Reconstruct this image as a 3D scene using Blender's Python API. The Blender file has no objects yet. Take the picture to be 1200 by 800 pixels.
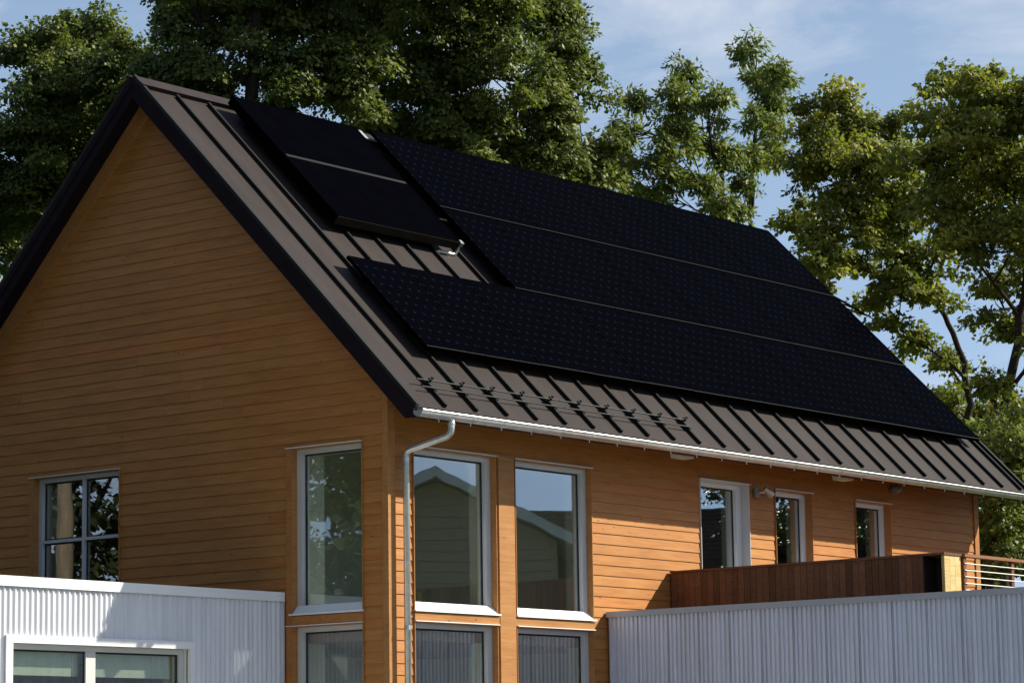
import bpy, math, random
import numpy as np
from mathutils import Vector, Matrix

# ------------------------------------------------------------------ scene, camera, sky, sun
scene = bpy.context.scene
COL = scene.collection
CAM = Vector((-22.680, -19.559, -2.811))
CR = Vector((0.62082154, -0.78380894, -0.01497236))
CU = Vector((-0.10981681, -0.10585972, 0.98829853))
CD = Vector((0.77622219, 0.6119128, 0.15179539))
FPX = 3365.0
cam_data = bpy.data.cameras.new('camera')
cam = bpy.data.objects.new('camera', cam_data)
COL.objects.link(cam)
cam_data.sensor_width = 36.0
cam_data.lens = 100.95
cam_data.clip_end = 3000
cam_data.clip_start = 0.1
m = Matrix((CR, CU, -CD)).transposed().to_4x4()
m.translation = CAM
cam.matrix_world = m
scene.camera = cam

SUN = Vector((1.12, -1.0, 1.06)).normalized()
world = bpy.data.worlds.new('World')
scene.world = world
world.use_nodes = True
wn, wl = world.node_tree.nodes, world.node_tree.links
wn.clear()
w_out = wn.new('ShaderNodeOutputWorld')
w_bg = wn.new('ShaderNodeBackground')
w_bg.inputs['Strength'].default_value = 0.055
w_sky = wn.new('ShaderNodeTexSky')
w_sky.sky_type = 'NISHITA'
w_sky.sun_disc = False
w_sky.sun_elevation = math.asin(SUN.z)
w_sky.sun_rotation = math.atan2(SUN.x, SUN.y)
w_sky.air_density = 1.0
w_sky.dust_density = 1.4
w_sky.ozone_density = 1.6
# thin fair-weather cloud all round the sky
w_tc = wn.new('ShaderNodeTexCoord')
w_map = wn.new('ShaderNodeMapping')
w_map.inputs['Scale'].default_value = (5.0, 5.0, 15.0)
w_map.inputs['Location'].default_value = (0.3, 0.0, 0.55)
w_n1 = wn.new('ShaderNodeTexNoise')
w_n1.inputs['Scale'].default_value = 1.0
w_n1.inputs['Detail'].default_value = 9.0
w_n1.inputs['Roughness'].default_value = 0.6
w_n1.inputs['Distortion'].default_value = 0.5
w_rmp = wn.new('ShaderNodeValToRGB')
w_rmp.color_ramp.elements[0].position = 0.50
w_rmp.color_ramp.elements[0].color = (0.0, 0.0, 0.0, 1)
w_rmp.color_ramp.elements[1].position = 0.74
w_rmp.color_ramp.elements[1].color = (0.75, 0.75, 0.75, 1)
# a thin even veil of high haze: the flatter the view, the more of it one looks through
w_sep = wn.new('ShaderNodeSeparateXYZ')
w_abs = wn.new('ShaderNodeMath'); w_abs.operation = 'ABSOLUTE'
w_add = wn.new('ShaderNodeMath'); w_add.operation = 'ADD'; w_add.inputs[1].default_value = 0.10
w_div = wn.new('ShaderNodeMath'); w_div.operation = 'DIVIDE'; w_div.inputs[0].default_value = 0.20; w_div.use_clamp = True
w_veil = wn.new('ShaderNodeMixRGB')
w_veil.inputs['Color2'].default_value = (4.9, 6.9, 10.0, 1)
w_mix = wn.new('ShaderNodeMixRGB')
w_mix.inputs['Color2'].default_value = (9.4, 9.8, 10.6, 1)
wl.new(w_tc.outputs['Generated'], w_map.inputs['Vector'])
wl.new(w_tc.outputs['Generated'], w_sep.inputs[0])
wl.new(w_sep.outputs['Z'], w_abs.inputs[0])
wl.new(w_abs.outputs[0], w_add.inputs[0])
wl.new(w_add.outputs[0], w_div.inputs[1])
wl.new(w_div.outputs[0], w_veil.inputs['Fac'])
wl.new(w_sky.outputs[0], w_veil.inputs['Color1'])
wl.new(w_map.outputs[0], w_n1.inputs['Vector'])
wl.new(w_n1.outputs['Fac'], w_rmp.inputs['Fac'])
wl.new(w_rmp.outputs['Color'], w_mix.inputs['Fac'])
wl.new(w_veil.outputs[0], w_mix.inputs['Color1'])
wl.new(w_mix.outputs[0], w_bg.inputs['Color'])
wl.new(w_bg.outputs[0], w_out.inputs['Surface'])

sun_data = bpy.data.lights.new('sun', 'SUN')
sun_data.energy = 5.0
sun_data.angle = math.radians(0.53)
sun_data.color = (1.0, 0.975, 0.80)
sun = bpy.data.objects.new('sun', sun_data)
COL.objects.link(sun)
sun.rotation_euler = SUN.to_track_quat('Z', 'Y').to_euler()
sun.location = (40, -40, 40)

scene.view_settings.view_transform = 'Standard'
scene.view_settings.look = 'None'
scene.view_settings.exposure = 0.68
scene.view_settings.gamma = 1.0

GZ = -4.40          # ground level
RNG = random.Random(7)


def at(px, py, depth):
    return CAM + (CR * ((px - 600) / FPX) + CU * ((400 - py) / FPX) + CD) * depth


# ------------------------------------------------------------------ materials
MATS = {}


def new_mat(name):
    mt = bpy.data.materials.new(name)
    mt.use_nodes = True
    nt = mt.node_tree
    b = nt.nodes.get('Principled BSDF')
    MATS[name] = mt
    return mt, nt, b


def node(nt, typ, **kw):
    n = nt.nodes.new(typ)
    for k, v in kw.items():
        if k in n.inputs:
            n.inputs[k].default_value = v
        else:
            setattr(n, k, v)
    return n


def ramp(nt, fac, stops):
    r = nt.nodes.new('ShaderNodeValToRGB')
    e = r.color_ramp.elements
    while len(e) < len(stops):
        e.new(0.5)
    for el, (p, c) in zip(e, stops):
        el.position = p
        el.color = (c[0], c[1], c[2], 1)
    nt.links.new(fac, r.inputs['Fac'])
    return r.outputs['Color']


def mul(nt, c1, c2, fac=1.0, mode='MULTIPLY'):
    x = nt.nodes.new('ShaderNodeMixRGB')
    x.blend_type = mode
    x.inputs['Fac'].default_value = fac
    for s, c in (('Color1', c1), ('Color2', c2)):
        if isinstance(c, tuple):
            x.inputs[s].default_value = (*c, 1)
        else:
            nt.links.new(c, x.inputs[s])
    return x.outputs[0]


def coords(nt, scale, out='Object', rnd=True):
    tc = nt.nodes.new('ShaderNodeTexCoord')
    mp = nt.nodes.new('ShaderNodeMapping')
    mp.inputs['Scale'].default_value = scale
    nt.links.new(tc.outputs[out], mp.inputs['Vector'])
    if rnd:
        oi = nt.nodes.new('ShaderNodeObjectInfo')
        ml = node(nt, 'ShaderNodeMath', operation='MULTIPLY')
        ml.inputs[1].default_value = 57.0
        nt.links.new(oi.outputs['Random'], ml.inputs[0])
        nt.links.new(ml.outputs[0], mp.inputs['Location'])
    return mp.outputs[0]


def bump(nt, b, height, strength, dist=0.01):
    bp = node(nt, 'ShaderNodeBump')
    bp.inputs['Strength'].default_value = strength
    bp.inputs['Distance'].default_value = dist
    nt.links.new(height, bp.inputs['Height'])
    nt.links.new(bp.outputs[0], b.inputs['Normal'])


def wood(name, dark, mid, light, scale=(1.3, 14, 22), rough=0.5, spread=0.5, spec=0.3):
    mt, nt, b = new_mat(name)
    v = coords(nt, scale)
    n1 = node(nt, 'ShaderNodeTexNoise', Scale=1.6, Detail=6.0, Roughness=0.62, Distortion=0.6)
    nt.links.new(v, n1.inputs['Vector'])
    grain = ramp(nt, n1.outputs['Fac'], [(0.3, dark), (0.5, mid), (0.72, light)])
    oi = nt.nodes.new('ShaderNodeObjectInfo')
    lo, hi = 1 - spread * 0.5, 1 + spread * 0.35
    tone = ramp(nt, oi.outputs['Random'], [(0.0, (lo, lo * 0.97, lo * 0.9)), (0.45, (1, 1, 1)), (0.8, (hi * 0.97, hi, hi * 1.04)), (1.0, (lo * 1.12, lo * 0.98, lo * 0.86))])
    c = mul(nt, grain, tone)
    # broad blotches of weathering and small knots
    v2 = coords(nt, (1.1, 1.8, 3.5))
    n2 = node(nt, 'ShaderNodeTexNoise', Scale=1.3, Detail=4.0, Roughness=0.6)
    nt.links.new(v2, n2.inputs['Vector'])
    bl = ramp(nt, n2.outputs['Fac'], [(0.3, (0.88, 0.84, 0.80)), (0.55, (1, 1, 1)), (0.75, (1.06, 1.06, 1.05))])
    c = mul(nt, c, bl)
    v3 = coords(nt, (3.0, 9.0, 9.0))
    vo = node(nt, 'ShaderNodeTexVoronoi', Scale=1.0)
    nt.links.new(v3, vo.inputs['Vector'])
    kn = ramp(nt, vo.outputs['Distance'], [(0.035, (0.45, 0.33, 0.25)), (0.1, (1, 1, 1))])
    c = mul(nt, c, kn)
    nt.links.new(c, b.inputs['Base Color'])
    b.inputs['Roughness'].default_value = rough
    b.inputs['Specular IOR Level'].default_value = spec
    bump(nt, b, n1.outputs['Fac'], 0.25, 0.004)
    return mt


def plain(name, col, rough=0.5, metallic=0.0, var=0.12, nscale=3.0, spec=0.5, bumpy=0.0, streak=None):
    mt, nt, b = new_mat(name)
    v = coords(nt, streak if streak else (1, 1, 1), rnd=False)
    n1 = node(nt, 'ShaderNodeTexNoise', Scale=nscale, Detail=6.0, Roughness=0.6)
    nt.links.new(v, n1.inputs['Vector'])
    lo = tuple(x * (1 - var) for x in col)
    hi = tuple(min(1, x * (1 + var)) for x in col)
    c = ramp(nt, n1.outputs['Fac'], [(0.3, lo), (0.7, hi)])
    nt.links.new(c, b.inputs['Base Color'])
    b.inputs['Roughness'].default_value = rough
    b.inputs['Metallic'].default_value = metallic
    b.inputs['Specular IOR Level'].default_value = spec
    if bumpy:
        bump(nt, b, n1.outputs['Fac'], bumpy, 0.01)
    return mt


cedar = wood('cedar_siding', (0.37, 0.140, 0.034), (0.44, 0.177, 0.045), (0.50, 0.215, 0.060), spread=0.15)
cedar_trim = wood('cedar_trim', (0.34, 0.145, 0.044), (0.41, 0.182, 0.058), (0.47, 0.222, 0.076), spread=0.12)
cedar_pale = wood('pale_new_cedar', (0.50, 0.36, 0.15), (0.62, 0.47, 0.22), (0.70, 0.55, 0.28), spread=0.2)
deck_wood = wood('dark_red_decking', (0.11, 0.045, 0.022), (0.16, 0.066, 0.032), (0.21, 0.09, 0.046), spread=0.8)
rail_wood = wood('rail_wood', (0.20, 0.09, 0.05), (0.27, 0.125, 0.07), (0.33, 0.16, 0.095), spread=0.2)
soffit_wood = wood('soffit_wood', (0.09, 0.045, 0.02), (0.13, 0.066, 0.03), (0.17, 0.085, 0.04), spread=0.3)
roof_metal = plain('bronze_roof_metal', (0.034, 0.0245, 0.0245), rough=0.6, metallic=0.0, var=0.17, nscale=2.6, spec=0.12, bumpy=0.35, streak=(2.2, 0.5, 0.5))
rib_metal = plain('bronze_seam_metal', (0.015, 0.0135, 0.0135), rough=0.55, var=0.15, spec=0.2)
fascia_metal = plain('dark_fascia_metal', (0.012, 0.007, 0.011), rough=0.7, var=0.25, nscale=5, spec=0.1)
galv = plain('galvanised_steel', (0.60, 0.60, 0.60), rough=0.34, metallic=0.75, var=0.16, nscale=9)
white_metal = plain('white_cap_metal', (0.80, 0.80, 0.83), rough=0.45, var=0.05, nscale=2)
corr_metal = plain('corrugated_metal', (0.68, 0.675, 0.73), rough=0.42, metallic=0.05, var=0.13, nscale=2.2, streak=(4, 4, 0.35))
wing_metal = plain('ribbed_wall_metal', (0.66, 0.68, 0.80), rough=0.45, metallic=0.2, var=0.16, nscale=2.2, streak=(4, 5, 0.25))
frame_metal = plain('window_frame_metal', (0.56, 0.55, 0.56), rough=0.45, var=0.06)
gasket_and_shade_black = plain('black_gasket', (0.012, 0.012, 0.012), rough=0.7)  # window gaskets, and the painted shade inside the deck screen
panel_frame = plain('black_panel_frame', (0.0015, 0.0015, 0.0018), rough=0.6, var=0.2, spec=0.0)
end_frame = plain('panel_end_frame', (0.013, 0.011, 0.007), rough=0.5, var=0.2, spec=0.1)
steel = plain('stainless_rod', (0.72, 0.70, 0.66), rough=0.3, metallic=0.6, var=0.05)
iron = plain('dark_snow_guard_metal', (0.014, 0.014, 0.015), rough=0.55, spec=0.2, metallic=0.0, var=0.2)
inner_paint = plain('interior_paint', (0.74, 0.76, 0.66), rough=0.8, var=0.04, nscale=1)
inner_floor = plain('interior_floor', (0.30, 0.20, 0.12), rough=0.5)
blind_fab = plain('pale_blind', (0.52, 0.58, 0.50), rough=0.9, var=0.05, nscale=4)
membrane = plain('roof_membrane', (0.16, 0.16, 0.165), rough=0.9, nscale=2)
bark = plain('bark', (0.038, 0.029, 0.022), rough=0.95, var=0.4, nscale=5, bumpy=0.8, streak=(4, 4, 0.8), spec=0.1)
pole_wood = plain('weathered_pole', (0.13, 0.10, 0.075), rough=0.9, var=0.3, nscale=4, bumpy=0.5, streak=(6, 6, 0.5), spec=0.1)
grass_m = plain('lawn', (0.055, 0.085, 0.028), rough=0.95, var=0.4, nscale=1.2, bumpy=0.6, spec=0.1)
asphalt = plain('asphalt', (0.05, 0.05, 0.052), rough=0.9, var=0.2, nscale=8, bumpy=0.2)
concrete = plain('concrete', (0.36, 0.35, 0.33), rough=0.9, var=0.12, nscale=3)
paint_line = plain('road_paint', (0.72, 0.70, 0.62), rough=0.7)
tan_siding = plain('tan_siding', (0.27, 0.21, 0.14), rough=0.8, var=0.1)
blue_siding = plain('grey_siding', (0.20, 0.23, 0.25), rough=0.8, var=0.1)
shingle = plain('brown_shingle', (0.085, 0.068, 0.055), rough=0.95, var=0.35, nscale=14)
white_trim = plain('white_trim', (0.75, 0.76, 0.76), rough=0.6, var=0.04)


def mat_glass():
    mt, nt, b = new_mat('window_glass')
    nt.nodes.remove(b)
    out = [n for n in nt.nodes if n.type == 'OUTPUT_MATERIAL'][0]
    lw = nt.nodes.new('ShaderNodeLayerWeight')
    lw.inputs['Blend'].default_value = 0.5
    pw = node(nt, 'ShaderNodeMath', operation='POWER')
    pw.inputs[1].default_value = 2.5
    nt.links.new(lw.outputs['Facing'], pw.inputs[0])
    ma = node(nt, 'ShaderNodeMath', operation='MULTIPLY_ADD')
    ma.inputs[1].default_value = 2.6
    ma.inputs[2].default_value = 0.05
    ma.use_clamp = True
    nt.links.new(pw.outputs[0], ma.inputs[0])
    tr = nt.nodes.new('ShaderNodeBsdfTransparent')
    tr.inputs['Color'].default_value = (0.96, 0.985, 0.96, 1)
    gl = nt.nodes.new('ShaderNodeBsdfGlossy')
    gl.inputs['Roughness'].default_value = 0.0
    gl.inputs['Color'].default_value = (0.92, 0.95, 0.97, 1)
    tc = nt.nodes.new('ShaderNodeTexCoord')
    nz = node(nt, 'ShaderNodeTexNoise', Scale=1.7, Detail=1.0)
    nt.links.new(tc.outputs['Object'], nz.inputs['Vector'])
    bp = node(nt, 'ShaderNodeBump')
    bp.inputs['Strength'].default_value = 0.013
    bp.inputs['Distance'].default_value = 0.05
    nt.links.new(nz.outputs['Fac'], bp.inputs['Height'])
    nt.links.new(bp.outputs[0], gl.inputs['Normal'])
    mx = nt.nodes.new('ShaderNodeMixShader')
    nt.links.new(ma.outputs[0], mx.inputs[0])
    nt.links.new(tr.outputs[0], mx.inputs[1])
    nt.links.new(gl.outputs[0], mx.inputs[2])
    nt.links.new(mx.outputs[0], out.inputs['Surface'])
    return mt


glass = mat_glass()


def mat_cells():
    """dark mono-crystalline cells with pale diamonds where four cut corners meet"""
    mt, nt, b = new_mat('solar_cells')
    tc = nt.nodes.new('ShaderNodeTexCoord')
    sp = nt.nodes.new('ShaderNodeSeparateXYZ')
    nt.links.new(tc.outputs['Object'], sp.inputs[0])

    def tri(sock, size):
        d = node(nt, 'ShaderNodeMath', operation='DIVIDE')
        d.inputs[1].default_value = size
        nt.links.new(sock, d.inputs[0])
        p = node(nt, 'ShaderNodeMath', operation='PINGPONG')
        p.inputs[1].default_value = 0.5
        nt.links.new(d.outputs[0], p.inputs[0])
        return p.outputs[0]          # 0 on a cell border, .5 in the middle
    def shift(sock):
        q = node(nt, 'ShaderNodeMath', operation='SUBTRACT')
        q.inputs[1].default_value = 0.021
        nt.links.new(sock, q.inputs[0])
        return q.outputs[0]
    a, c = tri(shift(sp.outputs['X']), 0.1585), tri(shift(sp.outputs['Y']), 0.1571)
    ad = node(nt, 'ShaderNodeMath', operation='ADD')
    nt.links.new(a, ad.inputs[0])
    nt.links.new(c, ad.inputs[1])
    dia = ramp(nt, ad.outputs[0], [(0.12, (1, 1, 1)), (0.17, (0, 0, 0))])
    mn = node(nt, 'ShaderNodeMath', operation='MINIMUM')
    nt.links.new(a, mn.inputs[0])
    nt.links.new(c, mn.inputs[1])
    line = ramp(nt, mn.outputs[0], [(0.012, (1, 1, 1)), (0.03, (0, 0, 0))])
    x = nt.nodes.new('ShaderNodeMixRGB')
    nt.links.new(line, x.inputs['Fac'])
    x.inputs['Color1'].default_value = (0.0010, 0.0011, 0.0024, 1)
    x.inputs['Color2'].default_value = (0.0014, 0.0015, 0.0026, 1)
    y = nt.nodes.new('ShaderNodeMixRGB')
    nt.links.new(dia, y.inputs['Fac'])
    nt.links.new(x.outputs[0], y.inputs['Color1'])
    y.inputs['Color2'].default_value = (0.0065, 0.0072, 0.0105, 1)
    nt.links.new(y.outputs[0], b.inputs['Base Color'])
    b.inputs['Roughness'].default_value = 0.12
    b.inputs['Specular IOR Level'].default_value = 0.0004
    return mt


cells = mat_cells()
thermal_glass = plain('thermal_absorber', (0.0012, 0.0012, 0.0024), rough=0.2, var=0.2, spec=0.0)


def mat_leaf(name, dark, mid, light, trans=0.32):
    mt, nt, b = new_mat(name)
    nt.nodes.remove(b)
    out = [n for n in nt.nodes if n.type == 'OUTPUT_MATERIAL'][0]
    at_ = nt.nodes.new('ShaderNodeAttribute')
    at_.attribute_name = 'tint'
    c = ramp(nt, at_.outputs['Fac'], [(0.0, dark), (0.5, mid), (1.0, light)])
    df = nt.nodes.new('ShaderNodeBsdfPrincipled')
    df.inputs['Roughness'].default_value = 0.5
    df.inputs['Specular IOR Level'].default_value = 0.25
    tl = nt.nodes.new('ShaderNodeBsdfTranslucent')
    nt.links.new(c, df.inputs['Base Color'])
    c2 = mul(nt, c, (1.1, 1.25, 0.5))
    nt.links.new(c2, tl.inputs['Color'])
    mx = nt.nodes.new('ShaderNodeMixShader')
    mx.inputs[0].default_value = trans
    nt.links.new(df.outputs[0], mx.inputs[1])
    nt.links.new(tl.outputs[0], mx.inputs[2])
    nt.links.new(mx.outputs[0], out.inputs['Surface'])
    return mt


leaf_maple = mat_leaf('maple_leaf', (0.055, 0.075, 0.020), (0.125, 0.15, 0.038), (0.24, 0.245, 0.066))
leaf_dark = mat_leaf('dark_evergreen_leaf', (0.012, 0.020, 0.008), (0.026, 0.038, 0.014), (0.05, 0.06, 0.02), 0.2)
leaf_ash = mat_leaf('ash_leaf', (0.09, 0.115, 0.032), (0.165, 0.19, 0.052), (0.27, 0.28, 0.09), 0.4)
leaf_gold = mat_leaf('sunny_maple_leaf', (0.075, 0.09, 0.02), (0.17, 0.18, 0.036), (0.34, 0.31, 0.065), 0.42)


# ------------------------------------------------------------------ mesh helpers
class MB:
    def __init__(self):
        self.v, self.f = [], []

    def add(self, vs, fs):
        o = len(self.v)
        self.v += [tuple(p) for p in vs]
        self.f += [tuple(i + o for i in q) for q in fs]

    def box(self, a, b):
        x0, x1 = sorted((a[0], b[0]))
        y0, y1 = sorted((a[1], b[1]))
        z0, z1 = sorted((a[2], b[2]))
        self.add([(x0, y0, z0), (x1, y0, z0), (x1, y1, z0), (x0, y1, z0), (x0, y0, z1), (x1, y0, z1), (x1, y1, z1), (x0, y1, z1)],
                 [(0, 3, 2, 1), (4, 5, 6, 7), (0, 1, 5, 4), (1, 2, 6, 5), (2, 3, 7, 6), (3, 0, 4, 7)])
        return self

    def prism(self, poly, fn, t0, t1):
        """poly: list of 2d points, fn(p, t) -> 3d; extruded from t0 to t1"""
        n = len(poly)
        vs = [fn(p, t0) for p in poly] + [fn(p, t1) for p in poly]
        fs = [tuple(range(n))[::-1], tuple(range(n, 2 * n))]
        fs += [(i, (i + 1) % n, n + (i + 1) % n, n + i) for i in range(n)]
        self.add(vs, fs)
        return self

    def strip(self, prof, fn, t0, t1):
        """open profile extruded"""
        n = len(prof)
        vs = [fn(p, t0) for p in prof] + [fn(p, t1) for p in prof]
        self.add(vs, [(i, i + 1, n + i + 1, n + i) for i in range(n - 1)])
        return self

    def tube(self, pts, rads, n=8, cap=True):
        pts = [Vector(p) for p in pts]
        if not isinstance(rads, (list, tuple)):
            rads = [rads] * len(pts)
        o = len(self.v)
        prev = None
        for i, p in enumerate(pts):
            d = (pts[min(i + 1, len(pts) - 1)] - pts[max(i - 1, 0)])
            if d.length < 1e-9:
                d = Vector((0, 0, 1))
            d.normalize()
            if prev is None:
                ref = Vector((0, 0, 1)) if abs(d.z) < 0.9 else Vector((1, 0, 0))
                a = d.cross(ref).normalized()
            else:
                a = (prev - d * prev.dot(d))
                a = a.normalized() if a.length > 1e-6 else d.orthogonal().normalized()
            prev = a
            b = d.cross(a)
            for k in range(n):
                t = 2 * math.pi * k / n
                self.v.append(tuple(p + (a * math.cos(t) + b * math.sin(t)) * rads[i]))
        for i in range(len(pts) - 1):
            for k in range(n):
                q, w = o + i * n, o + (i + 1) * n
                self.f.append((q + k, q + (k + 1) % n, w + (k + 1) % n, w + k))
        if cap:
            self.f.append(tuple(o + k for k in range(n))[::-1])
            self.f.append(tuple(o + (len(pts) - 1) * n + k for k in range(n)))
        return self

    def mesh(self, name, smooth=False):
        me = bpy.data.meshes.new(name)
        me.from_pydata(self.v, [], self.f)
        if smooth:
            me.shade_smooth()
        me.update()
        return me

    def obj(self, name, mat, parent=None, smooth=False, fix=True, kind=None):
        me = self.mesh(name, smooth)
        if fix:
            import bmesh
            bm = bmesh.new()
            bm.from_mesh(me)
            bmesh.ops.recalc_face_normals(bm, faces=bm.faces)
            bm.to_mesh(me)
            bm.free()
        me.materials.append(mat)
        return link(name, me, parent, kind)


def link(name, me, parent=None, kind=None):
    o = bpy.data.objects.new(name, me)
    COL.objects.link(o)
    if parent is not None:
        o.parent = parent
        o.matrix_parent_inverse = Matrix.Translation(parent.location).inverted() if parent.type == 'EMPTY' and parent.parent is None else Matrix()
    if kind:
        o['kind'] = kind
    return o


def tag(o, label, cat, group=None):
    o['label'] = label
    o['category'] = cat
    if group:
        o['group'] = group
    return o


def thing(name, label, cat, loc=(0, 0, 0), group=None):
    o = bpy.data.objects.new(name, None)
    o.empty_display_size = 0.3
    COL.objects.link(o)
    o.location = loc
    return tag(o, label, cat, group)


def struct(o):
    o['kind'] = 'structure'
    return o


# ------------------------------------------------------------------ ground, street
def sheet(name, x0, x1, y0, y1, z, mat):
    b = MB()
    b.add([(x0, y0, z), (x1, y0, z), (x1, y1, z), (x0, y1, z)], [(0, 1, 2, 3)])
    return b.obj(name, mat, fix=False)


struct(sheet('ground', -900, 900, -900, 900, GZ - 0.02, grass_m))
struct(sheet('road', -28.5, -20.5, -300, 300, GZ - 0.015, asphalt))
for xk in (-20.5, -28.7):
    struct(MB().box((xk, -300, GZ - 0.1), (xk + 0.2, 300, GZ + 0.11)).obj('kerb', concrete))
pave = struct(MB().box((-20.29, -300, GZ - 0.1), (-18.3, 300, GZ + 0.105)).obj('pavement', concrete))
for k in range(-8, 14):
    struct(sheet('lane_mark', -24.57, -24.43, -4 + k * 6, -1 + k * 6, GZ - 0.008, paint_line))
struct(MB().box((3.0, -16, GZ - 0.1), (18, -9.5, GZ + 0.01)).obj('driveway', concrete))

struct(MB().box((-9.0, -12.0, GZ - 0.1), (2.9, 1.2, GZ + 0.015)).obj('courtyard', plain('pale_paving', (0.25, 0.24, 0.22), rough=0.9, var=0.12, nscale=2.5)))  # unseen pale slab added to bounce sunlight onto the shaded south faces
# ------------------------------------------------------------------ the cedar house
YR, ZR = 3.576, 5.20           # ridge
RT2 = math.sqrt(2)
LX, LY = 12.50, 7.152
XE0, XE1 = -0.27, 12.93        # roof ends
SE = 5.885                     # slope length ridge to eave


def SL(x, s, h):
    """point on the south slope: s down from the ridge, h off the roof plane"""
    return (x, YR - (s + h) / RT2, ZR + (h - s) / RT2)


house = thing('house', 'two storey cedar clad house with dark steep standing seam metal gable roof', 'house', (0, 0, GZ))

gable_open = [(0.36, 1.36, -1.0, 0.775), (0.36, 1.36, -3.3, -1.135), (4.02, 5.43, -1.4, 0.765)]
long_open = [(0.41, 1.80, -1.0, 0.72), (2.145, 3.545, -1.0, 0.72), (0.41, 1.80, -3.3, -1.125), (2.145, 3.545, -3.3, -1.125),
             (5.742, 6.79, -1.3, 0.765), (7.385, 8.225, -0.75, 0.755), (9.281, 10.155, -0.75, 0.745)]


def gmap(a, t, z):             # gable wall, a = y, t = depth into the wall
    return (t, a, z)


def lmap(a, t, z):             # long wall, a = x
    return (a, t, z)


def wall_grid(mb, mp, a0, a1, z0, z1, t0, t1, opens):
    ak = sorted({a0, a1} | {v for o in opens for v in o[:2] if a0 < v < a1})
    zk = sorted({z0, z1} | {v for o in opens for v in o[2:] if z0 < v < z1})

    def solid(i, j):
        if i < 0 or j < 0 or i >= len(ak) - 1 or j >= len(zk) - 1:
            return False
        a, z = (ak[i] + ak[i + 1]) / 2, (zk[j] + zk[j + 1]) / 2
        return not any(o[0] < a < o[1] and o[2] < z < o[3] for o in opens)
    for i in range(len(ak) - 1):
        for j in range(len(zk) - 1):
            if not solid(i, j):
                continue
            A0, A1, Z0, Z1 = ak[i], ak[i + 1], zk[j], zk[j + 1]
            q = [(0, 1, 2, 3)]
            mb.add([mp(A0, t0, Z0), mp(A1, t0, Z0), mp(A1, t0, Z1), mp(A0, t0, Z1)], q)
            mb.add([mp(A0, t1, Z0), mp(A1, t1, Z0), mp(A1, t1, Z1), mp(A0, t1, Z1)], q)
            for (di, dj, P, Q) in ((-1, 0, (A0, Z0), (A0, Z1)), (1, 0, (A1, Z0), (A1, Z1)), (0, -1, (A0, Z0), (A1, Z0)), (0, 1, (A0, Z1), (A1, Z1))):
                if not solid(i + di, j + dj):
                    mb.add([mp(P[0], t0, P[1]), mp(Q[0], t0, Q[1]), mp(Q[0], t1, Q[1]), mp(P[0], t1, P[1])], q)


# backing walls (plaster inside, battens outside hidden by the boards)
g = MB()
wall_grid(g, gmap, 0.022, LY - 0.022, GZ, 1.45, 0.022, 0.20, gable_open)
g.prism([(0.05, 1.451), (LY - 0.05, 1.451), (YR, ZR - 0.16)], lambda p, t: (t, p[0], p[1]), 0.022, 0.20)
gable_wall = g.obj('gable_wall', inner_paint, house, fix=False)
g = MB()
wall_grid(g, lmap, 0.201, LX - 0.022, GZ, 1.45, 0.022, 0.20, long_open)
long_wall = g.obj('long_wall', inner_paint, house, fix=False)
g = MB()
g.box((0.201, LY - 0.20, GZ), (LX - 0.022, LY, 1.45))
back_wall = g.obj('back_wall', cedar_trim, house)
g = MB()
g.box((LX - 0.20, 0.201, GZ), (LX - 0.021, LY - 0.201, 1.449))
g.prism([(0.05, 1.451), (LY - 0.05, 1.451), (YR, ZR - 0.16)], lambda p, t: (t, p[0], p[1]), LX - 0.20, LX - 0.021)
end_wall = g.obj('end_wall', cedar_trim, house)

EXPO = 0.12
EX_T, EX_B = 0.004, 0.0145      # board thickness at top and bottom edge


def board_mesh(L, zb, zt, zr0):
    """one clapboard: local x along the wall, y out of the wall (negative = outwards), z up"""
    def th(z):
        k = (z - zr0) / EXPO
        return EX_B + (EX_T - EX_B) * k
    vs = [(0, 0, zb), (L, 0, zb), (L, 0, zt), (0, 0, zt), (0, -th(zb), zb), (L, -th(zb), zb), (L, -th(zt), zt), (0, -th(zt), zt)]
    fs = [(0, 1, 2, 3), (4, 7, 6, 5), (0, 4, 5, 1), (1, 5, 6, 2), (2, 6, 7, 3), (3, 7, 4, 0)]
    return vs, fs


def row_segments(lo, hi, z0, z1, opens, pad=0.0):
    segs = [(lo, hi, z0, z1)]
    for (a0, a1, o0, o1) in opens:
        a0, a1, o0, o1 = a0 - pad, a1 + pad, o0 - pad, o1 + pad
        if o1 <= z0 + 1e-6 or o0 >= z1 - 1e-6:
            continue
        new = []
        for (s0, s1, b, t) in segs:
            if a1 <= s0 or a0 >= s1:
                new.append((s0, s1, b, t))
                continue
            if s0 < a0:
                new.append((s0, a0, b, t))
            if s1 > a1:
                new.append((a1, s1, b, t))
            m0, m1 = max(s0, a0), min(s1, a1)
            if o1 < t - 0.02:
                new.append((m0, m1, o1, t))
            if o0 > b + 0.02:
                new.append((m0, m1, b, o0))
        segs = new
    return [s for s in segs if s[1] - s[0] > 0.015]


def put_board(parent, isgable, s0, s1, b, t, z0):
    vs, fs = board_mesh(s1 - s0 - 0.003, b, t, z0)
    me = bpy.data.meshes.new('clapboard')
    me.from_pydata(vs, [], fs)
    me.materials.append(cedar)
    o = link('clapboard', me, parent)
    if isgable:                      # outward is -x: local x runs along -y
        o.matrix_local = Matrix.Translation((0.022, s1, 0)) @ Matrix.Rotation(-math.pi / 2, 4, 'Z')
    else:
        o.matrix_local = Matrix.Translation((s0, 0.022, 0))


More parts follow.
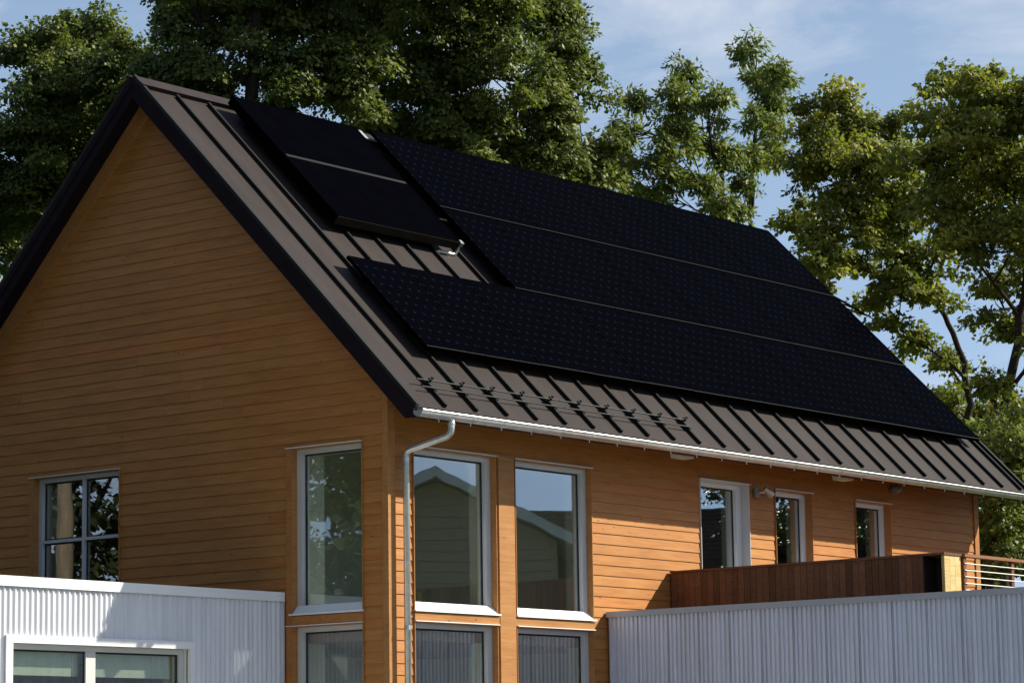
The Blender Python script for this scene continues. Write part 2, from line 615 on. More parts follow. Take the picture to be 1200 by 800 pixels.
def side_boards(parent, isgable, limits, z_from, z_parts, z_to, opens, name):
    rest = MB()
    z = z_from
    rng = random.Random(3 if isgable else 5)
    while z < z_to - 0.03:
        z1 = min(z + EXPO, z_to)
        lo, hi = limits(z1)
        if hi - lo > 0.05:
            for (s0, s1, b, t) in row_segments(lo, hi, z, z1 - 0.001, opens):
                cuts = [s0]
                while s1 - cuts[-1] > 3.2:
                    c = cuts[-1] + rng.uniform(1.8, 4.2)
                    if s1 - c < 0.6:
                        break
                    cuts.append(c)
                cuts.append(s1)
                for c0, c1 in zip(cuts[:-1], cuts[1:]):
                    if z >= z_parts:
                        put_board(parent, isgable, c0, c1, b, t, z)
                    else:
                        vs, fs = board_mesh(c1 - c0 - 0.003, b, t, z)
                        if isgable:
                            vs = [(0.022 + y, c1 - x, zz) for (x, y, zz) in vs]
                        else:
                            vs = [(c0 + x, 0.022 + y, zz) for (x, y, zz) in vs]
                        rest.add(vs, fs)
        z = z1
    rest.obj(name, cedar, parent, kind='stuff')


def glim(z):
    if z < 1.45:
        return (0.075, LY - 0.075)
    d = z - 1.505 + 0.02
    return (max(0.075, d), min(LY - 0.075, LY - d))


z_first = GZ + 0.2
rows_g = z_first
side_boards(gable_wall, True, glim, z_first, -1.75, 4.95, gable_open, 'lower_siding')
side_boards(long_wall, False, lambda z: (0.112, LX - 0.11), z_first, -1.75, 1.44, long_open, 'lower_siding')

# trims
MB().box((-0.008, -0.006, GZ), (0.0215, 0.074, 1.42)).obj('corner_trim', cedar_trim, gable_wall)
MB().box((0.0225, -0.006, GZ), (0.111, 0.0215, 1.42)).obj('corner_trim', cedar_trim, long_wall)
MB().box((LX - 0.109, -0.008, GZ), (LX + 0.004, 0.0215, 1.42)).obj('corner_trim', cedar_trim, long_wall)
for sgn in (-1, 1):
    tri = [(YR + sgn * 0.0005, ZR - 0.13), (YR + sgn * 3.66, ZR - 0.13 - 3.66), (YR + sgn * 3.66, ZR - 0.39 - 3.66), (YR + sgn * 0.0005, ZR - 0.39)]
    MB().prism(tri, lambda p, t: (t, p[0], p[1]), -0.014, 0.0213).obj('rake_trim', cedar_trim, gable_wall)
MB().box((1.835, -0.016, GZ + 0.2), (2.11, 0.021, 0.735)).obj('window_post', cedar_trim, long_wall)
MB().box((0.405, -0.010, -1.112), (1.833, 0.0212, -1.022)).obj('spandrel', cedar_trim, long_wall)
MB().box((2.112, -0.010, -1.112), (3.56, 0.0212, -1.022)).obj('spandrel', cedar_trim, long_wall)
MB().box((-0.010, 0.352, -1.122), (0.0212, 1.44, -1.022)).obj('spandrel', cedar_trim, gable_wall)
MB().box((-0.012, 1.362, -3.3), (0.0212, 1.44, 0.79)).obj('side_trim', cedar_trim, gable_wall)
MB().box((-0.012, 5.432, -1.4), (0.0212, 5.51, 0.78)).obj('side_trim', cedar_trim, gable_wall)


def window(parent, mp, a0, a1, z0, z1, fw=0.085, recess=0.075, vbars=(), hbars=(), bar=0.045, sill=True, head=True, jamb=cedar_trim,
           frame_mat=None, pane_rec=0.05, wall_t=0.0, head_over=(0.04, 0.04), reveal=0.20):
    fm = frame_mat or frame_metal

    def P(a, t, z):
        return mp(a, t + wall_t, z)
    r0, r1 = recess, recess + 0.075
    # frame ring = the window itself
    w = MB()
    w.box(P(a0 + 0.003, r0, z0 + 0.003), P(a0 + fw, r1, z1 - 0.003))
    w.box(P(a1 - fw, r0, z0 + 0.003), P(a1 - 0.003, r1, z1 - 0.003))
    fh = min(fw, 0.055)
    w.box(P(a0 + fw + 0.001, r0, z1 - fh), P(a1 - fw - 0.001, r1, z1 - 0.003))
    w.box(P(a0 + fw + 0.001, r0, z0 + 0.003), P(a1 - fw - 0.001, r1, z0 + fw))
    win = w.obj('window', fm, parent)
    va = [a0 + fw] + [v for c in vbars for v in (c - bar / 2, c + bar / 2)] + [a1 - fw]
    hz = [z0 + fw] + [v for c in hbars for v in (c - bar / 2, c + bar / 2)] + [z1 - fh]
    for c in vbars:
        MB().box(P(c - bar / 2, r0 + 0.012, z0 + fw + 0.001), P(c + bar / 2, r1 - 0.004, z1 - fh - 0.001)).obj('mullion', fm, win)
    for c in hbars:
        for i in range(0, len(va), 2):
            MB().box(P(va[i] + 0.001, r0 + 0.014, c - bar / 2), P(va[i + 1] - 0.001, r1 - 0.006, c + bar / 2)).obj('transom', fm, win)
    for i in range(0, len(va), 2):
        for j in range(0, len(hz), 2):
            A0, A1, Z0, Z1 = va[i], va[i + 1], hz[j], hz[j + 1]
            gk = MB()
            t0, t1 = r0 + pane_rec, r0 + pane_rec + 0.02
            e = 0.018
            gk.box(P(A0 + 0.0015, t0, Z0 + 0.0015), P(A0 + e, t1, Z1 - 0.0015))
            gk.box(P(A1 - e, t0, Z0 + 0.0015), P(A1 - 0.0015, t1, Z1 - 0.0015))
            gk.box(P(A0 + e, t0, Z0 + 0.0015), P(A1 - e, t1, Z0 + e))
            gk.box(P(A0 + e, t0, Z1 - e), P(A1 - e, t1, Z1 - 0.0015))
            gk.obj('gasket', gasket_and_shade_black, win)
            MB().box(P(A0 + e + 0.001, t0 + 0.006, Z0 + e + 0.001), P(A1 - e - 0.001, t0 + 0.012, Z1 - e - 0.001)).obj('pane', glass, win)
    # wooden reveal linings
    if jamb:
        j = MB()
        j.box(P(a0 - 0.006, -0.008, z0), P(a0 + 0.0022, r0 - 0.002, z1))
        j.box(P(a1 - 0.0022, -0.008, z0), P(a1 + 0.006, r0 - 0.002, z1))
        j.box(P(a0 + 0.0024, -0.007, z1 - 0.0022), P(a1 - 0.0024, r0 - 0.002, z1 + 0.006))
        j.obj('jamb_lining', jamb, win)
    if reveal:
        ra, rb_ = r1 + 0.001, r1 + reveal
        v = MB()
        v.box(P(a0 - 0.004, ra, z0 - 0.03), P(a0 + fw * 0.4, rb_, z1 + 0.03))
        v.box(P(a1 - fw * 0.4, ra, z0 - 0.03), P(a1 + 0.004, rb_, z1 + 0.03))
        v.box(P(a0 + fw * 0.4 + 0.001, ra, z1 - fw * 0.4), P(a1 - fw * 0.4 - 0.001, rb_, z1 + 0.03))
        v.box(P(a0 + fw * 0.4 + 0.001, ra, z0 - 0.03), P(a1 - fw * 0.4 - 0.001, rb_, z0 + fw * 0.4))
        v.obj('inner_reveal', inner_paint, win)
    if head:
        h = MB()
        h.box(P(a0 - head_over[0], -0.028, z1 + 0.008), P(a1 + head_over[1], 0.02, z1 + 0.016))
        h.obj('head_flashing', white_metal, win)
    if sill:
        s = MB()
        # sloping pan with a drip edge
        vs = []
        for a in (a0 + 0.004, a1 - 0.004):
            vs += [P(a, r0 - 0.001, z0 + 0.095), P(a, -0.006, z0 + 0.012), P(a, -0.006, z0 + 0.0005), P(a, r0 - 0.001, z0 + 0.0005)]
        s.add(vs, [(0, 1, 2, 3), (7, 6, 5, 4), (0, 4, 5, 1), (1, 5, 6, 2), (2, 6, 7, 3), (3, 7, 4, 0)])
        s.box(P(a0 - 0.02, -0.034, z0 - 0.012), P(a1 + 0.03, -0.0065, z0 + 0.006))
        s.obj('sill', white_metal, win)
    return win


# corner room windows
gw1 = window(house, gmap, *gable_open[0], fw=0.075, reveal=0.33, head_over=(0.0, 0.085))
gw2 = window(house, gmap, *gable_open[1], fw=0.075, reveal=0.33, sill=False, head_over=(0.0, 0.085))
gw3 = window(house, gmap, *gable_open[2], fw=0.05, vbars=(4.70,), hbars=(0.03,), bar=0.035, sill=False, head_over=(0.0, 0.085))
for i, o in enumerate(long_open[:4]):
    window(house, lmap, *o, fw=0.085, sill=i < 2, head_over=(0.005, 0.02))
window(house, lmap, *long_open[4], fw=0.115, recess=0.11, sill=False, head_over=(0.0, 0.03), frame_mat=white_trim, jamb=frame_metal)
window(house, lmap, *long_open[5], fw=0.06, recess=0.10, head_over=(0.0, 0.03), frame_mat=white_trim)
window(house, lmap, *long_open[6], fw=0.06, recess=0.10, head_over=(0.0, 0.03), frame_mat=white_trim)
MB().box((0.1125, -0.02, 0.740), (3.58, 0.001, 0.752)).obj('drip_board', cedar_trim, long_wall)

# interior shell
MB().box((0.201, 0.201, -1.30), (LX - 0.201, LY - 0.201, -1.14)).obj('upper_floor', inner_floor, house)
MB().box((0.201, 0.201, GZ), (LX - 0.201, LY - 0.201, GZ + 0.12)).obj('lower_floor', inner_floor, house)
MB().box((4.3, 0.201, -1.139), (4.42, LY - 0.201, 1.30)).obj('partition', inner_paint, house)
MB().box((4.3, 0.201, GZ + 0.121), (4.42, LY - 0.201, -1.301)).obj('partition', inner_paint, house)
MB().box((0.201, 3.4, -1.139), (4.299, 3.5, 1.30)).obj('partition', inner_paint, house)
MB().box((0.201, 3.4, GZ + 0.121), (4.299, 3.5, -1.301)).obj('partition', inner_paint, house)
MB().box((0.201, 0.201, 1.301), (LX - 0.201, LY - 0.201, 1.38)).obj('ceiling', inner_paint, house)
# ---- roof
rb = MB()
sec = [(YR - SE / RT2, ZR - SE / RT2 - 0.004), (YR, ZR - 0.004), (YR + SE / RT2, ZR - SE / RT2 - 0.004),
       (YR + SE / RT2, ZR - SE / RT2 - 0.124), (YR, ZR - 0.124), (YR - SE / RT2, ZR - SE / RT2 - 0.124)]
rb.add([(XE0 + 0.03, *p) for p in sec] + [(XE1 - 0.03, *p) for p in sec],
       [(0, 1, 7, 6), (1, 2, 8, 7), (2, 3, 9, 8), (3, 4, 10, 9), (4, 5, 11, 10), (5, 0, 6, 11), (0, 5, 4, 1), (1, 4, 3, 2), (6, 7, 10, 11), (7, 8, 9, 10)])
roof = rb.obj('roof', soffit_wood, house)

SEAMS = [0.265 + 0.5185 * k for k in range(25)]
edges = [XE0 + 0.012] + SEAMS + [XE1 - 0.012]


def slope_box(mb, x0, x1, s0, s1, h0, h1):
    vs = [SL(x, s, h) for x in (x0, x1) for s in (s0, s1) for h in (h0, h1)]
    mb.add(vs, [(0, 1, 3, 2), (4, 6, 7, 5), (0, 4, 5, 1), (2, 3, 7, 6), (1, 5, 7, 3), (0, 2, 6, 4)])
    return mb


for x0, x1 in zip(edges[:-1], edges[1:]):
    slope_box(MB(), x0 + 0.002, x1 - 0.002, 0.10, SE + 0.02, 0.0005, 0.010).obj('roof_pan', roof_metal, roof)
for x in SEAMS:
    r_ = MB()
    slope_box(r_, x - 0.010, x + 0.010, 0.24, SE - 0.035, 0.0105, 0.052)
    slope_box(r_, x - 0.019, x - 0.0105, 0.24, SE - 0.04, 0.036, 0.050)
    r_.obj('standing_seam', rib_metal, roof)
# rake edge seams, ridge cap
for x in (XE0 + 0.0, XE1 - 0.045):
    slope_box(MB(), x, x + 0.045, 0.0, SE + 0.02, 0.0105, 0.05).obj('rake_cap', rib_metal, roof)
rc = MB()
for fn_ in (SL, lambda x, s_, h: (x, 2 * YR - SL(x, s_, h)[1], SL(x, s_, h)[2])):
    vs = [fn_(x, s_, h) for x in (XE0 - 0.006, XE1 + 0.006) for (s_, h) in ((0.0, 0.030), (0.215, 0.056), (0.215, 0.063), (0.0, 0.037))]
    rc.add(vs, [(0, 1, 2, 3), (7, 6, 5, 4), (0, 4, 5, 1), (1, 5, 6, 2), (2, 6, 7, 3), (3, 7, 4, 0)])
rc.obj('ridge_cap', roof_metal, roof)
slope_box(MB(), XE0 + 0.06, XE1 - 0.06, 0.203, 0.2145, 0.0105, 0.055).obj('ridge_closure', rib_metal, roof)
# dark boarding under the rake overhangs
for xa, xb in ((XE0 + 0.031, -0.016), (LX - 0.018, XE1 - 0.031)):
    for sg in (-1, 1):
        e = SE / RT2 - 0.03
        MB().prism([(YR + sg * 0.001, ZR - 0.126), (YR + sg * e, ZR - e - 0.126), (YR + sg * e, ZR - e - 0.146), (YR + sg * 0.001, ZR - 0.146)], lambda p, t: (t, p[0], p[1]), xa, xb).obj('rake_soffit', fascia_metal, roof)
# rake fascias: two stepped courses on both ends and slopes
for xa, xb, nm in ((XE0 - 0.004, XE0 + 0.0285, 0), (XE1 - 0.0285, XE1 + 0.004, 1)):
    for sg in (-1, 1):
        for (u0, u1, sh) in ((0.012, -0.085, 0.0), (-0.086, -0.235, 0.012)):
            e = SE / RT2 + 0.01
            poly = [(YR + sg * 0.0008, ZR + u0), (YR + sg * e, ZR - e + u0), (YR + sg * e, ZR - e + max(u1, -0.10)), (YR + sg * (e + min(0.0, u1 + 0.10)), ZR - e + max(u1, -0.10)), (YR + sg * (e - 0.145 if u1 < -0.1 else e - 0.02), ZR - (e - 0.145 if u1 < -0.1 else e - 0.02) + u1), (YR + sg * 0.0008, ZR + u1)]
            xx0, xx1 = (xa + sh, xb + sh) if nm == 0 else (xa - sh, xb - sh)
            MB().prism(poly, lambda p, t: (t, p[0], p[1]), xx0, xx1).obj('rake_fascia', fascia_metal, roof)
# back slope covering
bs = MB()


def SB(x, s, h):
    return (x, YR + (s + h) / RT2, ZR + (h - s) / RT2)


def bslope(mb, x0, x1, s0, s1, h0, h1):
    vs = [SB(x, s, h) for x in (x0, x1) for s in (s0, s1) for h in (h0, h1)]
    mb.add(vs, [(0, 1, 3, 2), (4, 6, 7, 5), (0, 4, 5, 1), (2, 3, 7, 6), (1, 5, 7, 3), (0, 2, 6, 4)])


bslope(bs, XE0 + 0.012, XE1 - 0.012, 0.10, SE + 0.02, 0.0005, 0.010)
for x in SEAMS:
    bslope(bs, x - 0.010, x + 0.010, 0.24, SE - 0.035, 0.0105, 0.052)
bslope(bs, XE0, XE0 + 0.045, 0.0, SE + 0.02, 0.0105, 0.05)
bs.obj('back_slope', roof_metal, roof)
# eave fascia strip
MB().box((XE0 + 0.03, YR - SE / RT2 - 0.022, ZR - SE / RT2 - 0.095), (XE1 - 0.03, YR - SE / RT2 - 0.001, ZR - SE / RT2 + 0.002)).obj('eave_fascia', fascia_metal, roof)

# ---- gutter with brackets
GY, GZC, GR = YR - SE / RT2 - 0.022 - 0.066, 0.985, 0.062
prof = []
for k in range(13):
    t = math.pi * (1 + k / 12)
    prof.append((GY + GR * math.cos(t), GZC + GR * math.sin(t)))
inner = [(GY + (GR - 0.004) * math.cos(math.pi * (1 + k / 12)), GZC + (GR - 0.004) * math.sin(math.pi * (1 + k / 12))) for k in range(13)]
gm = MB()
ring = prof + inner[::-1]
gm.prism(ring, lambda p, t: (t, p[0], p[1]), -0.30, 12.96)
gutter = gm.obj('gutter', galv, house)
MB().tube([(-0.30, GY - GR, GZC + 0.004), (12.96, GY - GR, GZC + 0.004)], 0.011, 8).obj('rolled_edge', galv, gutter)
for x in (-0.305, 12.961):
    MB().prism(prof, lambda p, t: (t, p[0], p[1]), x, x + 0.004).obj('end_cap', galv, gutter)
x = 0.02
while x < 12.9:
    b_ = MB()
    outer = [(GY + (GR + 0.004) * math.cos(math.pi * (1 + k / 12)), GZC + (GR + 0.004) * math.sin(math.pi * (1 + k / 12))) for k in range(13)]
    inn = [(GY + (GR + 0.0005) * math.cos(math.pi * (1 + k / 12)), GZC + (GR + 0.0005) * math.sin(math.pi * (1 + k / 12))) for k in range(13)]
    b_.prism(outer + inn[::-1], lambda p, t: (t, p[0], p[1]), x, x + 0.022)
    b_.tube([(x + 0.011, GY, GZC - GR - 0.003), (x + 0.011, GY, GZC - GR - 0.03)], 0.006, 6)
    b_.obj('gutter_bracket', galv, gutter)
    x += 0.52

dp = MB()
ox = 0.235
pts = [(ox, GY, GZC - GR + 0.01), (ox, GY, 0.84), (ox, GY + 0.012, 0.80), (ox - 0.004, GY + 0.05, 0.765), (ox - 0.045, -0.15, 0.665), (ox - 0.05, -0.105, 0.64), (ox - 0.05, -0.092, 0.60), (ox - 0.05, -0.092, GZ + 0.25)]
dp.tube(pts, 0.036, 14)
down = dp.obj('downspout', galv, house, smooth=True)
for z in (0.56, -1.2, -2.9):
    MB().tube([(ox - 0.05, -0.092, z - 0.02), (ox - 0.05, -0.092, z + 0.02)], 0.040, 14).obj('pipe_clip', galv, down)
MB().tube([(ox, GY, 0.875), (ox, GY, 0.90)], 0.041, 14).obj('pipe_collar', galv, down)

# ---- snow guard rail on the first seams
sg_root = tag(bpy.data.objects.new('snow_guard_rail', None), 'double rod snow guard clamped across the seams above the gutter', 'snow guard')
COL.objects.link(sg_root)
sg_root.location = SL(0.26, 5.57, 0.05)
for (s, h) in ((5.49, 0.085), (5.60, 0.072)):
    b_ = MB()
    for i in range(2):
        b_.tube([SL(0.05 + i * 2.45, s, h), SL(2.49 + i * 2.45, s, h)], 0.0085, 6)
    b_.obj('rod', iron, sg_root)
for x in SEAMS[:10]:
    b_ = MB()
    slope_box(b_, x - 0.026, x + 0.026, 5.47, 5.62, 0.030, 0.066)
    slope_box(b_, x - 0.012, x + 0.012, 5.46, 5.50, 0.0685, 0.105)
    slope_box(b_, x + 0.020, x + 0.05, 5.46, 5.475, 0.0685, 0.12)
    b_.obj('clamp', iron, sg_root)


# ------------------------------------------------------------------ solar panels
def ordinal(n):
    return ['first', 'second', 'third', 'fourth', 'fifth', 'sixth', 'seventh', 'eighth', 'ninth', 'tenth', 'eleventh', 'twelfth', 'thirteenth', 'fourteenth', 'fifteenth'][n]


ROWS = [('ridge', 0.135, 3.60, 0.998, 9), ('middle', 1.748, 3.60, 0.998, 9), ('lowest', 3.361, 0.605, 0.998, 12)]
PL = 1.595
meshes = {}


def panel_meshes(W):
    if W in meshes:
        return meshes[W]
    fr = MB()
    w_, e, d = W - 0.006, 0.012, 0.040
    o_ = [(0, 0), (w_, 0), (w_, PL), (0, PL)]
    i_ = [(e, e), (w_ - e, e), (w_ - e, PL - e), (e, PL - e)]
    vs = [(x, y, z) for z in (0.0, -d) for ring_ in (o_, i_) for (x, y) in ring_]
    fs = []
    for k in range(4):
        n = (k + 1) % 4
        fs += [(k, n, 4 + n, 4 + k), (8 + k, 12 + k, 12 + n, 8 + n), (k, 8 + k, 8 + n, n), (4 + k, 4 + n, 12 + n, 12 + k)]
    fr.add(vs, fs)
    fm = fr.mesh('frame')
    fm.materials.append(panel_frame)
    em = MB().box((0.002, 0.001, 0.0005), (w_ - 0.002, e + 0.002, 0.003)).mesh('end_strip')
    em.materials.append(end_frame)
    ce = MB().box((e, e, -0.008), (w_ - e, PL - e, -0.003))
    cm = ce.mesh('cell_face')
    cm.materials.append(cells)
    ra = MB()
    for y in (0.35, PL - 0.35):
        ra.box((-0.001, y - 0.02, -0.085), (w_ + 0.001, y + 0.02, -0.0405))
        ra.box((w_ / 2 - 0.02, y - 0.018, -0.160), (w_ / 2 + 0.02, y + 0.018, -0.0855))
    rm = ra.mesh('mounting_rail')
    rm.materials.append(panel_frame)
    meshes[W] = (fm, em, cm, rm)
    return meshes[W]


HTOP = 0.172
for (rn, s_top, x0, W, n) in ROWS:
    for k in range(n):
        fm, em, cm, rm = panel_meshes(W)
        root = thing('solar_module', f'black solar panel in the {rn} row, {ordinal(k)} from the cedar gable end', 'solar panel', group='black solar panels on the roof')
        # local x along the ridge, local y up the slope, local z off the roof
        ex, ey, ez = Vector((1, 0, 0)), Vector((0, 1 / RT2, 1 / RT2)), Vector((0, -1 / RT2, 1 / RT2))
        mat = Matrix((ex, ey, ez)).transposed().to_4x4()
        mat.translation = SL(x0 + k * W, s_top + PL, HTOP + RNG.uniform(-0.002, 0.002))
        root.matrix_world = mat
        for nm, me in (('frame', fm), ('end_strip', em), ('cell_face', cm), ('mounting_rail', rm)):
            o = bpy.data.objects.new(nm, me)
            COL.objects.link(o)
            o.parent = root

# thermal collector: two glazed fields in one raised frame
tc_root = thing('solar_thermal_collector', 'large black two pane solar hot water collector near the ridge', 'solar collector')
mat = Matrix((Vector((1, 0, 0)), Vector((0, 1 / RT2, 1 / RT2)), Vector((0, -1 / RT2, 1 / RT2)))).transposed().to_4x4()
TW, TL = 2.17, 2.33
mat.translation = SL(1.01, 2.61, 0.225)
tc_root.matrix_world = mat


def tpart(mb, name, mt, parent=None, smooth=False):
    me = mb.mesh(name, smooth)
    me.materials.append(mt)
    o = bpy.data.objects.new(name, me)
    COL.objects.link(o)
    o.parent = parent or tc_root
    return o


collector_trim = plain('collector_trim', (0.006, 0.005, 0.0035), rough=0.5, var=0.2, spec=0.2)
fr = MB()
for (x0, x1, y0, y1) in ((0, 0.03, 0, TL), (TW - 0.03, TW, 0, TL), (0.03, TW - 0.03, 0, 0.03), (0.03, TW - 0.03, TL - 0.03, TL)):
    fr.box((x0, y0, -0.11), (x1, y1, 0))
tpart(fr, 'frame', panel_frame)
tpart(MB().box((-0.003, -0.006, -0.108), (TW + 0.003, -0.0005, -0.006)), 'lower_trim', collector_trim)
tpart(MB().box((0.031, TL / 2 - 0.025, -0.02), (TW - 0.031, TL / 2 + 0.025, 0.004)), 'cross_bar', collector_trim)
tpart(MB().box((0.031, 0.031, -0.09), (TW - 0.031, TL / 2 - 0.026, -0.004)), 'absorber_pane', thermal_glass)
tpart(MB().box((0.031, TL / 2 + 0.026, -0.09), (TW - 0.031, TL - 0.031, -0.004)), 'absorber_pane', thermal_glass)
for y in (0.4, 1.9):
    b_ = MB().box((0.02, y - 0.025, -0.16), (TW - 0.02, y + 0.025, -0.111))
    for x in (0.28, 0.80, 1.32, 1.84):
        b_.box((x - 0.02, y - 0.02, -0.224), (x + 0.02, y + 0.02, -0.161))
    tpart(b_, 'mounting_rail', panel_frame)
tpart(MB().tube([(TW + 0.002, 0.07, -0.06), (TW + 0.06, 0.07, -0.06), (TW + 0.085, 0.06, -0.075), (TW + 0.09, 0.05, -0.13), (TW + 0.085, 0.035, -0.19), (TW + 0.03, 0.03, -0.20), (TW - 0.25, 0.03, -0.20)], 0.022, 10), 'pipe_fitting', galv, smooth=True)
tpart(MB().box((TW + 0.045, 0.03, -0.085), (TW + 0.115, 0.10, -0.03)), 'union_nut', galv)
tpart(MB().box((TW + 0.002, TL - 0.22, -0.08), (TW + 0.07, TL - 0.05, -0.005)), 'vent_fitting', galv)


# ------------------------------------------------------------------ corrugated extension left of the corner windows
YB = 1.482
ext = thing('corrugated_extension', 'flat roofed extension clad in silver corrugated metal against the cedar gable', 'extension', (-3, 3, GZ))
BX0 = -9.0
win_o = (-3.85, -1.43, -3.4, -1.40)


def bmap(a, t, z):
    return (a, YB + t, z)


g = MB()
wall_grid(g, bmap, BX0, -0.03, GZ, -0.80, 0.03, 0.18, [win_o])
g.box((BX0, YB + 0.181, GZ), (BX0 + 0.18, 6.9, -0.80))
ewall = g.obj('wall', inner_paint, ext, fix=False)
MB().box((BX0 + 0.181, YB + 0.181, -1.0), (-0.03, 6.9, -0.86)).obj('flat_roof', membrane, ext)
MB().box((BX0 + 0.181, YB + 0.181, GZ), (-0.03, 6.9, GZ + 0.12)).obj('floor', inner_floor, ext)
MB().box((BX0 + 0.181, 4.6, GZ + 0.121), (-0.03, 4.7, -1.001)).obj('partition', inner_paint, ext)


def corrugated(parent, name, mat, a0, a1, z0, z1, pitch, amp, fn):
    n = max(2, int(round((a1 - a0) / pitch)) * 10)
    prof_ = []
    for i in range(n + 1):
        a = a0 + (a1 - a0) * i / n
        prof_.append((a, -amp * (0.5 + 0.5 * math.cos(2 * math.pi * a / pitch))))
    back = [(a1, 0.012), (a0, 0.012)]
    mb = MB()
    k = len(prof_)
    mb.strip(prof_, lambda p, t: fn(p[0], p[1], t), z0, z1)
    return mb.obj(name, mat, parent, smooth=True, fix=False)


PITCH = 0.0705
SURX = (-3.935, -1.365, -1.325)
x = BX0
cols = []
while x < -0.04:
    x1 = min(x + PITCH * 12, -0.034)
    cols.append((x, x1))
    x = x1
for (x0, x1) in cols:
    def fn(a, t, z):
        return (a, YB + 0.0225 + t, z)
    brk = sorted({x0, x1} | {v for v in SURX[:2] if x0 < v < x1})
    for a0, a1 in zip(brk[:-1], brk[1:]):
        inside = SURX[0] - 1e-6 <= a0 and a1 <= SURX[1] + 1e-6
        corrugated(ewall, 'corrugated_sheet', corr_metal, a0, a1, SURX[2] if inside else GZ + 0.1, -0.84, PITCH, 0.021, fn)
MB().box((-0.032, YB - 0.012, GZ + 0.1), (-0.0095, YB + 0.03, -0.859)).obj('corner_flashing', corr_metal, ext)
cp = MB()
cp.box((BX0 - 0.03, YB - 0.022, -0.857), (-0.012, YB - 0.016, -0.758))
cp.box((BX0 - 0.03, YB - 0.0155, -0.764), (-0.012, YB + 0.24, -0.758))
cp.obj('coping', white_metal, ext)
# window surround + double window
sr = MB()
sr.box((SURX[0], YB - 0.018, SURX[2] - 0.075), (SURX[1], YB + 0.045, SURX[2]))
sr.box((SURX[0], YB - 0.0175, -3.42), (SURX[0] + 0.085, YB + 0.045, SURX[2] - 0.076))
sr.box((SURX[1] - 0.065, YB - 0.0175, -3.42), (SURX[1], YB + 0.045, SURX[2] - 0.076))
sr.obj('window_surround', white_metal, ext)
ew = window(ext, bmap, *win_o, fw=0.07, recess=0.06, vbars=(-2.73,), bar=0.13, sill=False, head=False, jamb=None, pane_rec=0.03, wall_t=0.02)
for a0, a1 in ((-3.78, -2.81), (-2.65, -1.52)):
    MB().box((a0, YB + 0.19, -1.70), (a1, YB + 0.21, -1.30)).obj('roller_blind', blind_fab, ext)

# ------------------------------------------------------------------ ribbed metal wing under the deck
XW = 3.804
wing = thing('metal_wing', 'low wing with grey ribbed metal wall carrying the wooden deck', 'extension', (8, -4, GZ))
g = MB()
g.box((XW + 0.03, -9.2, GZ), (XW + 0.2, -0.03, -0.95))
g.box((XW + 0.201, -9.2, GZ), (12.3, -9.05, -0.95))
g.box((12.3, -9.2, GZ), (12.45, -0.03, -0.95))
wwall = g.obj('wall', membrane, wing)
MB().box((XW + 0.201, -9.049, -1.25), (12.299, -0.03, -1.12)).obj('deck_floor', deck_wood, wing)
y = -0.012
PW = 0.4165


def rib_panel(y0, y1):
    prof_ = []
    n = 7
    w = (y0 - y1) / n
    for i in range(n):
        a = y0 - i * w
        deep = 0.020 if i else 0.023
        prof_ += [(a, 0.0), (a - w * 0.20, 0.0), (a - w * 0.30, -deep), (a - w * 0.72, -deep), (a - w * 0.82, 0.0)]
    prof_.append((y1 + 0.004, 0.0))
    mb = MB()
    mb.strip(prof_, lambda p, t: (XW + 0.028 + p[1], p[0], t), GZ + 0.1, -0.955)
    return mb


while y > -9.1:
    y1 = max(y - PW, -9.19)
    rib_panel(y, y1).obj('ribbed_sheet', wing_metal, wwall, fix=False)
    MB().box((XW + 0.012, y - 0.006, GZ + 0.1), (XW + 0.0275, y - 0.003, -0.957)).obj('sheet_seam', wing_metal, wwall)
    y = y1
cp = MB()
cp.box((XW - 0.022, -9.23, -0.965), (XW - 0.014, -0.004, -0.898))
cp.box((XW - 0.0135, -9.23, -0.906), (XW + 0.24, -0.004, -0.898))
cp.obj('coping', plain('blue_grey_coping', (0.40, 0.41, 0.47), rough=0.5, var=0.06), wing)

# ------------------------------------------------------------------ deck screen and railing
XD, YE, ZT = 5.074, -3.691, -0.372
scr = thing('deck_screen', 'reddish brown boarded screen wall along the deck edge', 'screen', (XD + 0.18, -1.8, -1.12))
MB().box((XD + 0.025, -3.42, -1.119), (XD + 0.34, -0.012, ZT - 0.03)).obj('core', gasket_and_shade_black, scr)  # painted black for the shade seen through the end opening
y = -0.012
rng = random.Random(11)
while y > -3.40:
    w = 0.086
    y1 = max(y - w, -3.42)
    jit = rng.uniform(-0.002, 0.002)
    MB().box((XD + jit, y1 + 0.003, -1.118), (XD + 0.0245, y - 0.002, ZT - 0.028)).obj('board', deck_wood, scr)
    y = y1
MB().box((XD - 0.018, YE - 0.012, ZT - 0.026), (XD + 0.385, -0.010, ZT)).obj('top_cap', deck_wood, scr)
for k in range(3):
    MB().box((XD + 0.004 + k * 0.118, YE, -1.118), (XD + 0.118 + k * 0.118, YE + 0.024, ZT - 0.028)).obj('end_plank', cedar_pale, scr)
MB().box((XD + 0.06, YE + 0.0245, -1.118), (XD + 0.10, YE + 0.07, ZT - 0.028)).obj('stud', cedar_pale, scr)
MB().box((XD + 0.30, -3.665, -1.118), (XD + 0.335, -3.421, ZT - 0.03)).obj('back_panel', gasket_and_shade_black, scr)  # black colour stands for the shade at the back of the opening

